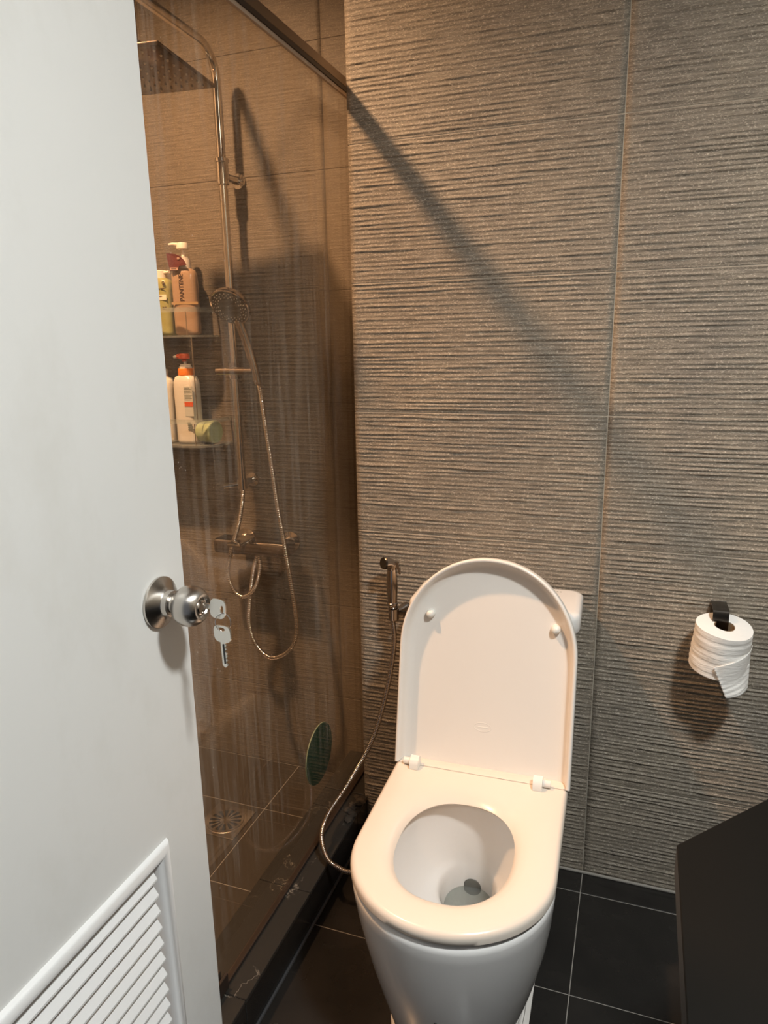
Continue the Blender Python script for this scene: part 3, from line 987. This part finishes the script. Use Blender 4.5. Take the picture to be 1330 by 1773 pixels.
# lower connector, mixer
MB().tube([(BX, BYY, 0.955), (BX, BYY, 0.925)], 0.0150, 20).tube([(BX, BYY, 0.940), (BX - 0.045, BYY - 0.03, 0.935)], 0.008, 14).build('lower_connector', 'chrome', sw)
MB().lathe([(0, 0.020), (0.006, 0.020), (0.008, 0.010), (0.065, 0.010)], axisM((BX, 0.1995, 0.942), (0, -1, 0)), 24).build('wall_bracket', 'chrome', sw)
MXC = Vector((-0.945, 0.125, 0.760))
mixer = MB().box(MXC.x - 0.125, MXC.x + 0.115, 0.085, 0.150, 0.738, 0.782, 0.010, 3).build('mixer_body', 'gun_chrome', sw)
for xx in (-0.075, 0.075):
    MB().lathe([(0, 0.030), (0.008, 0.030), (0.012, 0.016), (0.050, 0.016)], axisM((MXC.x + xx, 0.1995, 0.760), (0, -1, 0)), 28).build('inlet_flange', 'chrome', mixer)
MB().box(MXC.x - 0.030, MXC.x + 0.012, 0.010, 0.090, 0.786, 0.795, 0.003, 2).tube([(MXC.x - 0.01, 0.10, 0.775), (MXC.x - 0.01, 0.10, 0.792)], 0.016, 20).build('mixer_lever', 'chrome', mixer)
hose('supply_hose', [(BX + 0.002, BYY, 0.928), (-0.972, 0.10, 0.885), (-0.965, 0.060, 0.830), (-0.985, 0.05, 0.770), (-1.006, 0.055, 0.690), (-0.990, 0.058, 0.637), (-0.960, 0.062, 0.622), (-0.928, 0.07, 0.650), (-0.925, 0.10, 0.700), (-0.938, 0.118, 0.740)], 0.0068, 'chrome', sw, pitch=0.006)
# slider, hand shower and its hose
slz = 1.262
MB().tube([(BX - 0.038, BYY - 0.032, slz), (BX + 0.075, BYY - 0.032, slz)], 0.0105, 20).tube([(BX, BYY, slz - 0.022), (BX, BYY, slz + 0.022)], 0.0175, 20).tube([(BX, BYY, slz), (BX, BYY - 0.032, slz)], 0.010, 16).build('slider', 'gun_chrome', sw, angle=40)
hsx = BX + 0.062
HC = Vector((-0.936, 0.052, 1.433))
HD = Vector((-0.02, -0.73, -0.64)).normalized()
hand = catmull([(hsx + 0.026, BYY - 0.030, slz - 0.035), (hsx + 0.018, BYY - 0.033, slz + 0.010), (hsx + 0.004, BYY - 0.038, slz + 0.070), HC + Vector((0.003, 0.034, -0.048)), HC + Vector((0, 0.028, -0.014))], 10)
hs = MB().tube(hand, [0.0105 + 0.004 * i / (len(hand) - 1) for i in range(len(hand))], 20).build('hand_shower', 'gun_chrome', sw)
HMt = axisM(HC, HD)
MB().lathe([(-0.022, 0.014), (-0.016, 0.030), (-0.006, 0.047), (0.004, 0.0505), (0.010, 0.0505), (0.012, 0.0485), (0.0105, 0.046)], HMt @ Matrix.Diagonal((1.1, 1.1, 1, 1)), 48, True, True).build('spray_head', 'gun_chrome', hs, angle=35)
MB().lathe([(0.0100, 0.0500), (0.0112, 0.0498)], HMt, 48).build('spray_plate', 'plate_grey', hs, angle=35)
nm_ = MB()
for rr_, cnt in ((0.0450, 24), (0.0385, 22), (0.0320, 18)):
    for q in range(cnt):
        a = 2 * math.pi * q / cnt + rr_ * 50
        nm_.lathe([(0.0105, 0.0017), (0.0135, 0.0013)], HMt @ Matrix.Translation((rr_ * math.cos(a), rr_ * math.sin(a), 0)), 6)
nm_.build('spray_nozzles', 'nozzle', hs)
hose('shower_hose', [(hand[0].x, hand[0].y, hand[0].z), (-0.885, 0.09, 1.20), (-0.866, 0.075, 1.10), (-0.850, 0.065, 1.01), (-0.836, 0.06, 0.90), (-0.822, 0.06, 0.80), (-0.804, 0.06, 0.66), (-0.795, 0.06, 0.56), (-0.805, 0.06, 0.500), (-0.838, 0.06, 0.460), (-0.885, 0.06, 0.443), (-0.927, 0.06, 0.470), (-0.950, 0.062, 0.530), (-0.952, 0.075, 0.600), (-0.945, 0.095, 0.690), (-0.940, 0.118, 0.738)], 0.0070, 'chrome', sw, pitch=0.006)

# ------------------------------------------------------------------ floor drain
dr = thing('floor_drain', (-0.963, -0.115, 0), 'square metal floor drain with round slotted grate in the shower', 'drain')
DM = Matrix.Translation((-0.963, -0.115, 0.0))
MB().box(-0.064, 0.064, -0.064, 0.064, 0.0003, 0.003, 0.001, 1, M=DM).build('plate', 'steel', dr)
MB().lathe([(0.003, 0.053), (0.0055, 0.052), (0.0055, 0.046), (0.0032, 0.045)], DM, 48, False, False).build('grate_rim', 'steel', dr)
MB().lathe([(0.0031, 0.0455), (0.0034, 0.0455)], DM, 40).build('sump', 'black_hole', dr)
MB().lathe([(0.0034, 0.016), (0.0055, 0.015)], DM, 24).build('grate_hub', 'steel', dr)
for q in range(14):
    Ms = DM @ Matrix.Rotation(2 * math.pi * q / 14, 4, 'Z')
    mb = MB()
    pts0 = [(0.013, -0.0016), (0.047, -0.0046), (0.047, 0.0046), (0.013, 0.0016)]
    mb.loft([[Ms @ Vector((x, y, zz)) for x, y in pts0] for zz in (0.0034, 0.0054)])
    mb.build('grate_spoke', 'steel', dr, smooth=False)

# ------------------------------------------------------------------ shelf and bottles
SHB = 0.197
shf = thing('shower_shelf', (-1.23, SHB, 1.05), 'two-tier clear shelf on the shower wall holding bottles', 'shelf')
S1, S2 = 1.3605, 1.0545
for zz, xr in ((S1, -1.070), (S2, -1.048)):
    out_ = [(-1.42, SHB), (-1.42, 0.075), (xr - 0.06, 0.075)]
    for q in range(1, 9):
        a = math.pi / 2 * q / 8
        out_.append((xr - 0.06 + 0.06 * math.sin(a), 0.135 - 0.06 * math.cos(a)))
    out_.append((xr, SHB))
    tr_ = MB().loft([[Vector((x, y, z)) for x, y in out_] for z in (zz - 0.006, zz)]).build('tray', 'acrylic', shf, smooth=False)
    gp = catmull([(-1.42, 0.078, zz + 0.068), (-1.25, 0.078, zz + 0.068), (xr - 0.05, 0.079, zz + 0.068), (xr - 0.015, 0.100, zz + 0.068), (xr - 0.004, 0.140, zz + 0.068), (xr - 0.004, SHB, zz + 0.068)], 8)
    gr = MB()
    ringsg = []
    for i, p in enumerate(gp):
        a, b = gp[max(i - 1, 0)], gp[min(i + 1, len(gp) - 1)]
        t = (b - a).normalized()
        s_ = Vector((t.y, -t.x, 0)) * 0.002
        ringsg.append([p + s_ + Vector((0, 0, -0.006)), p + s_ + Vector((0, 0, 0.006)), p - s_ + Vector((0, 0, 0.006)), p - s_ + Vector((0, 0, -0.006))])
    gr.loft(ringsg).build('guard_rail', 'acrylic', shf, smooth=False)
MB().tube([(-1.098, 0.082, S1 + 0.062), (-1.098, 0.082, S1)], 0.0012, 8).tube([(-1.090, 0.088, S1 - 0.006), (-1.090, 0.088, S2 + 0.074)], 0.0014, 8).tube([(-1.098, 0.082, S2 + 0.062), (-1.098, 0.082, S2)], 0.0012, 8).build('tie_wire', 'chrome', shf)


def sup(xc, yc, a, b, z, e=3.2, n=40):
    pts = []
    for q in range(n):
        t = 2 * math.pi * q / n
        c_, s_ = math.cos(t), math.sin(t)
        pts.append(Vector((xc + math.copysign(abs(c_) ** (2 / e), c_) * a, yc + math.copysign(abs(s_) ** (2 / e), s_) * b, z)))
    return pts


def bottle_body(xc, yc, z0, h, a, b, neck, e=3.2):
    R = [sup(xc, yc, a * 0.86, b * 0.86, z0, e), sup(xc, yc, a * 0.97, b * 0.97, z0 + 0.004, e), sup(xc, yc, a, b, z0 + 0.010, e), sup(xc, yc, a, b, z0 + h * 0.80, e), sup(xc, yc, a * 0.98, b * 0.98, z0 + h * 0.90, e * 0.95),
         sup(xc, yc, a * 0.86, b * 0.86, z0 + h * 0.97, e * 0.85), sup(xc, yc, neck * 1.1, neck * 1.1, z0 + h, 2.0), sup(xc, yc, neck, neck, z0 + h + 0.004, 2.0)]
    return MB().loft(R)


# amber pump bottle
bx, by = -1.1315, 0.140
pb = thing('pump_bottle', (bx, by, S1), 'amber PANTENE pump bottle with white pump on the upper shelf', 'bottle', 'pump bottles on the shower shelf', rz=math.radians(24))
h = 0.180
bottle_body(bx, by, S1 + 0.0005, h, 0.0355, 0.026, 0.017).build('body', 'amber', pb, angle=50)
cap = MB().lathe([(0, 0.0205), (0.018, 0.0195), (0.024, 0.0180), (0.026, 0.0175), (0.031, 0.0172), (0.032, 0.006)], axisM((bx, by, S1 + h - 0.001), (0, 0, 1)), 28).build('collar', 'cap_grey', pb, angle=30)
MB().tube([(bx, by, S1 + h + 0.028), (bx, by, S1 + h + 0.052)], 0.0048, 14).build('pump_stem', 'cap_white', pb)
ph = MB().lathe([(0, 0.0115), (0.002, 0.0165), (0.014, 0.0160), (0.0175, 0.0145), (0.018, 0.008)], axisM((bx, by, S1 + h + 0.050), (0, 0, 1)), 28).tube([(bx - 0.010, by - 0.002, S1 + h + 0.0625), (bx - 0.026, by - 0.006, S1 + h + 0.0635), (bx - 0.036, by - 0.009, S1 + h + 0.0615)], [0.0055, 0.0045, 0.0032], 12)
ph.build('pump_head', 'cap_white', pb, angle=40)
MB().box(bx - 0.0358, bx + 0.0358, by - 0.0264, by - 0.0255, S1 + 0.083, S1 + 0.090).build('label_band', 'amber_band', pb, smooth=False)
TM = Matrix.Translation((bx - 0.006, by - 0.0266, S1 + 0.1285)) @ Matrix.Rotation(math.pi / 2, 4, 'X') @ Matrix.Rotation(math.pi / 2, 4, 'Z')
text_part('brand_lettering', 'PANTENE', 0.0168, TM, 'ink', pb)
# maroon neck tag hung on the pump bottle
tagp = [(-0.040, 0.196), (-0.030, 0.196), (-0.015, 0.194), (-0.002, 0.188), (0.008, 0.177), (0.013, 0.165), (0.004, 0.165), (-0.008, 0.163), (-0.010, 0.152), (-0.032, 0.150), (-0.037, 0.172)]
ntg = MB().loft([[Vector((bx + x, by - 0.029 - 0.002 * math.cos(x * 60) + s, S1 + z + 0.021)) for x, z in tagp] for s in (0.0, 0.0008)]).build('neck_tag', 'tag_maroon', pb, smooth=False)
MB().box(bx - 0.032, bx - 0.011, by - 0.0317, by - 0.0312, S1 + 0.1730, S1 + 0.1800).box(bx - 0.011, bx - 0.005, by - 0.0317, by - 0.0312, S1 + 0.2010, S1 + 0.2065).build('tag_print', 'tag_pink', ntg, smooth=False)
MB().box(bx - 0.029, bx - 0.015, by - 0.0320, by - 0.0318, S1 + 0.1758, S1 + 0.1772).box(bx - 0.009, bx - 0.007, by - 0.0320, by - 0.0318, S1 + 0.2030, S1 + 0.2050).build('tag_ink', 'ink', ntg, smooth=False)

# pale green pump bottle
gx, gy = -1.213, 0.142
gb = thing('pump_bottle', (gx, gy, S1), 'olive green pump bottle with cream cap beside the amber bottle', 'bottle', 'pump bottles on the shower shelf')
bottle_body(gx, gy, S1 + 0.0005, 0.158, 0.036, 0.024, 0.016).build('body', 'green_bottle', gb, angle=50)
MB().lathe([(0, 0.0185), (0.020, 0.0180), (0.0225, 0.0150)], axisM((gx, gy, S1 + 0.157), (0, 0, 1)), 28).tube([(gx + 0.012, gy - 0.003, S1 + 0.172), (gx + 0.036, gy - 0.008, S1 + 0.173)], 0.0042, 12).build('cap', 'cap_white', gb, angle=40)
MB().box(gx + 0.004, gx + 0.032, gy - 0.0250, gy - 0.0243, S1 + 0.098, S1 + 0.112).build('label_strip', 'label_cream', gb, smooth=False)
lp = MB()
for zz, x0, x1 in ((0.1265, 0.006, 0.012), (0.1265, 0.014, 0.028), (0.106, 0.008, 0.018), (0.0760, 0.016, 0.022), (0.0760, 0.024, 0.030), (0.141, 0.020, 0.031), (0.145, 0.022, 0.029), (0.137, 0.022, 0.029), (0.1415, -0.006, 0.002)):
    lp.box(gx + x0, gx + x1, gy - 0.0254, gy - 0.0250, S1 + zz, S1 + zz + 0.0030)
lp.build('label_print', 'ink', gb, smooth=False)
# cream tube
cx, cyy = -1.2265, 0.103
ctb = thing('squeeze_tube', (cx, cyy, S1), 'cream squeeze tube standing on its cap in front of the green bottle', 'tube')
MB().loft([sup(cx, cyy, 0.019, 0.012, S1 + 0.024, 2.2), sup(cx, cyy, 0.0195, 0.012, S1 + 0.06, 2.2), sup(cx, cyy, 0.021, 0.007, S1 + 0.12, 2.4), sup(cx, cyy, 0.0215, 0.0015, S1 + 0.137, 3)]).build('tube_body', 'cream_tube', ctb)
MB().lathe([(0, 0.0165), (0.002, 0.0175), (0.022, 0.0185), (0.0238, 0.0175)], axisM((cx, cyy, S1 + 0.0005), (0, 0, 1)), 28).build('cap', 'cap_white', ctb)
tpn = MB()
for zz, x0, x1 in ((0.058, 0.002, 0.008), (0.050, 0.001, 0.009), (0.042, 0.003, 0.008), (0.035, 0.001, 0.007)):
    tpn.box(cx + x0, cx + x1, cyy - 0.0132, cyy - 0.0122, S1 + zz, S1 + zz + 0.0035)
tpn.build('label_print', 'ink_grey', ctb, smooth=False)

# white lotion bottle with orange pump, lower shelf
lx, ly = -1.153, 0.140
lb = thing('pump_bottle', (lx, ly, S2), 'white lotion bottle with orange collar and pump on the lower shelf', 'bottle', 'pump bottles on the shower shelf')
bottle_body(lx, ly, S2 + 0.0005, 0.196, 0.0355, 0.026, 0.017, 3.6).build('body', 'lotion_white', lb, angle=50)
MB().lathe([(0, 0.0215), (0.003, 0.0222), (0.018, 0.0215), (0.0195, 0.0195)], axisM((lx, ly, S2 + 0.195), (0, 0, 1)), 28).build('collar', 'orange', lb, angle=30)
MB().lathe([(0, 0.0185), (0.004, 0.0185), (0.006, 0.0155), (0.011, 0.0150), (0.012, 0.006)], axisM((lx, ly, S2 + 0.2145), (0, 0, 1)), 28).tube([(lx, ly, S2 + 0.222), (lx, ly, S2 + 0.236)], 0.0042, 14).build('neck_ring', 'cap_white', lb, angle=30)
ph = MB().lathe([(0, 0.006), (0.006, 0.0075), (0.008, 0.0160), (0.018, 0.0165), (0.022, 0.0140), (0.0225, 0.006)], axisM((lx - 0.002, ly, S2 + 0.234), (0, 0, 1)), 28).tube([(lx - 0.012, ly - 0.003, S2 + 0.2485), (lx - 0.022, ly - 0.006, S2 + 0.2485)], 0.0062, 12).build('pump_head', 'orange_red', lb, angle=35)
MB().tube([(lx - 0.0215, ly - 0.006, S2 + 0.2485), (lx - 0.031, ly - 0.009, S2 + 0.2465)], [0.0048, 0.0036], 12).build('nozzle_tip', 'cap_white', lb)
MB().box(lx + 0.006, lx + 0.0345, ly - 0.0268, ly - 0.0255, S2 + 0.080, S2 + 0.165).build('side_panel', 'lotion_panel', lb, smooth=False)
MB().box(lx + 0.006, lx + 0.0345, ly - 0.0274, ly - 0.0269, S2 + 0.108, S2 + 0.121).build('orange_stripe', 'orange_red', lb, smooth=False)
pm = MB()
for q in range(9):
    pm.box(lx + 0.008, lx + 0.008 + (0.018, 0.024, 0.021, 0.025)[q % 4], ly - 0.0272, ly - 0.0269, S2 + 0.126 + q * 0.0042, S2 + 0.1272 + q * 0.0042)
for q in range(4):
    pm.box(lx + 0.012, lx + 0.032 - q * 0.003, ly - 0.0272, ly - 0.0262, S2 + 0.040 + q * 0.0065, S2 + 0.0432 + q * 0.0065)
pm.build('label_print', 'ink_grey', lb, smooth=False)
# neighbour bottle
nx_, ny_ = -1.234, 0.140
nb_ = thing('lotion_bottle', (nx_, ny_, S2), 'plain white bottle half hidden by the door on the lower shelf', 'bottle', 'pump bottles on the shower shelf')
bottle_body(nx_, ny_, S2 + 0.0005, 0.190, 0.0345, 0.025, 0.016).build('body', 'lotion_white', nb_, angle=50)
MB().lathe([(0, 0.0165), (0.022, 0.0160), (0.024, 0.0140)], axisM((nx_, ny_, S2 + 0.189), (0, 0, 1)), 24).build('cap', 'cap_grey', nb_, angle=30)
pm = MB()
for q in range(7):
    pm.box(nx_ + 0.018, nx_ + 0.028, ny_ - 0.0262, ny_ - 0.0250, S2 + 0.05 + q * 0.016, S2 + 0.056 + q * 0.016)
pm.build('label_print', 'ink_grey', nb_, smooth=False)
# green cup lying on its side
cu = thing('cup', (-1.086, 0.135, S2), 'small pale green cup lying at the end of the lower shelf', 'cup')
CM = axisM((-1.1125, 0.138, S2 + 0.0335), (1, -0.12, 0.03))
MB().lathe([(0.0, 0.0260), (0.0, 0.0285), (0.006, 0.0295), (0.038, 0.0315), (0.042, 0.0330), (0.0500, 0.0325), (0.052, 0.0300), (0.052, 0.0)], CM, 32, False, False).build('cup_body', 'cup_green', cu, angle=30)
MB().lathe([(0.001, 0.0258), (0.046, 0.0275), (0.046, 0.0)], CM, 32, False, False).build('cup_lining', 'label_cream', cu, angle=30)

# tiny print and spray holes stay joined: too small to pick apart
for o_ in bpy.data.objects:
    if o_.name.split('.')[0] in ('label_print', 'tag_print', 'tag_ink', 'fine_print', 'nozzles', 'spray_nozzles', 'mortar_patch', 'groove'):
        o_['kind'] = 'stuff'

# ------------------------------------------------------------------ ceiling lamps
for nm, ps, r, lens, lab in (('downlight', WARM_POS, WARM_R, 'lens_warm', 'warm recessed downlight in the ceiling over the shower'), ('downlight', COOL_POS, COOL_R, 'lens_white', 'white recessed downlight in the ceiling over the vanity')):
    dl = thing(nm, (ps[0], ps[1], CEIL - 0.02), lab, 'lamp', 'ceiling downlights')
    Ml = Matrix.Translation((ps[0], ps[1], CEIL))
    MB().lathe([(-0.0005, r + 0.022), (-0.004, r + 0.020), (-0.0055, r + 0.006), (-0.003, r + 0.002)], Ml, 40, False, False).build('trim_ring', 'chrome', dl)
    MB().lathe([(-0.0006, r + 0.002), (-0.0016, r + 0.002)], Ml, 40).build('lens', lens, dl)
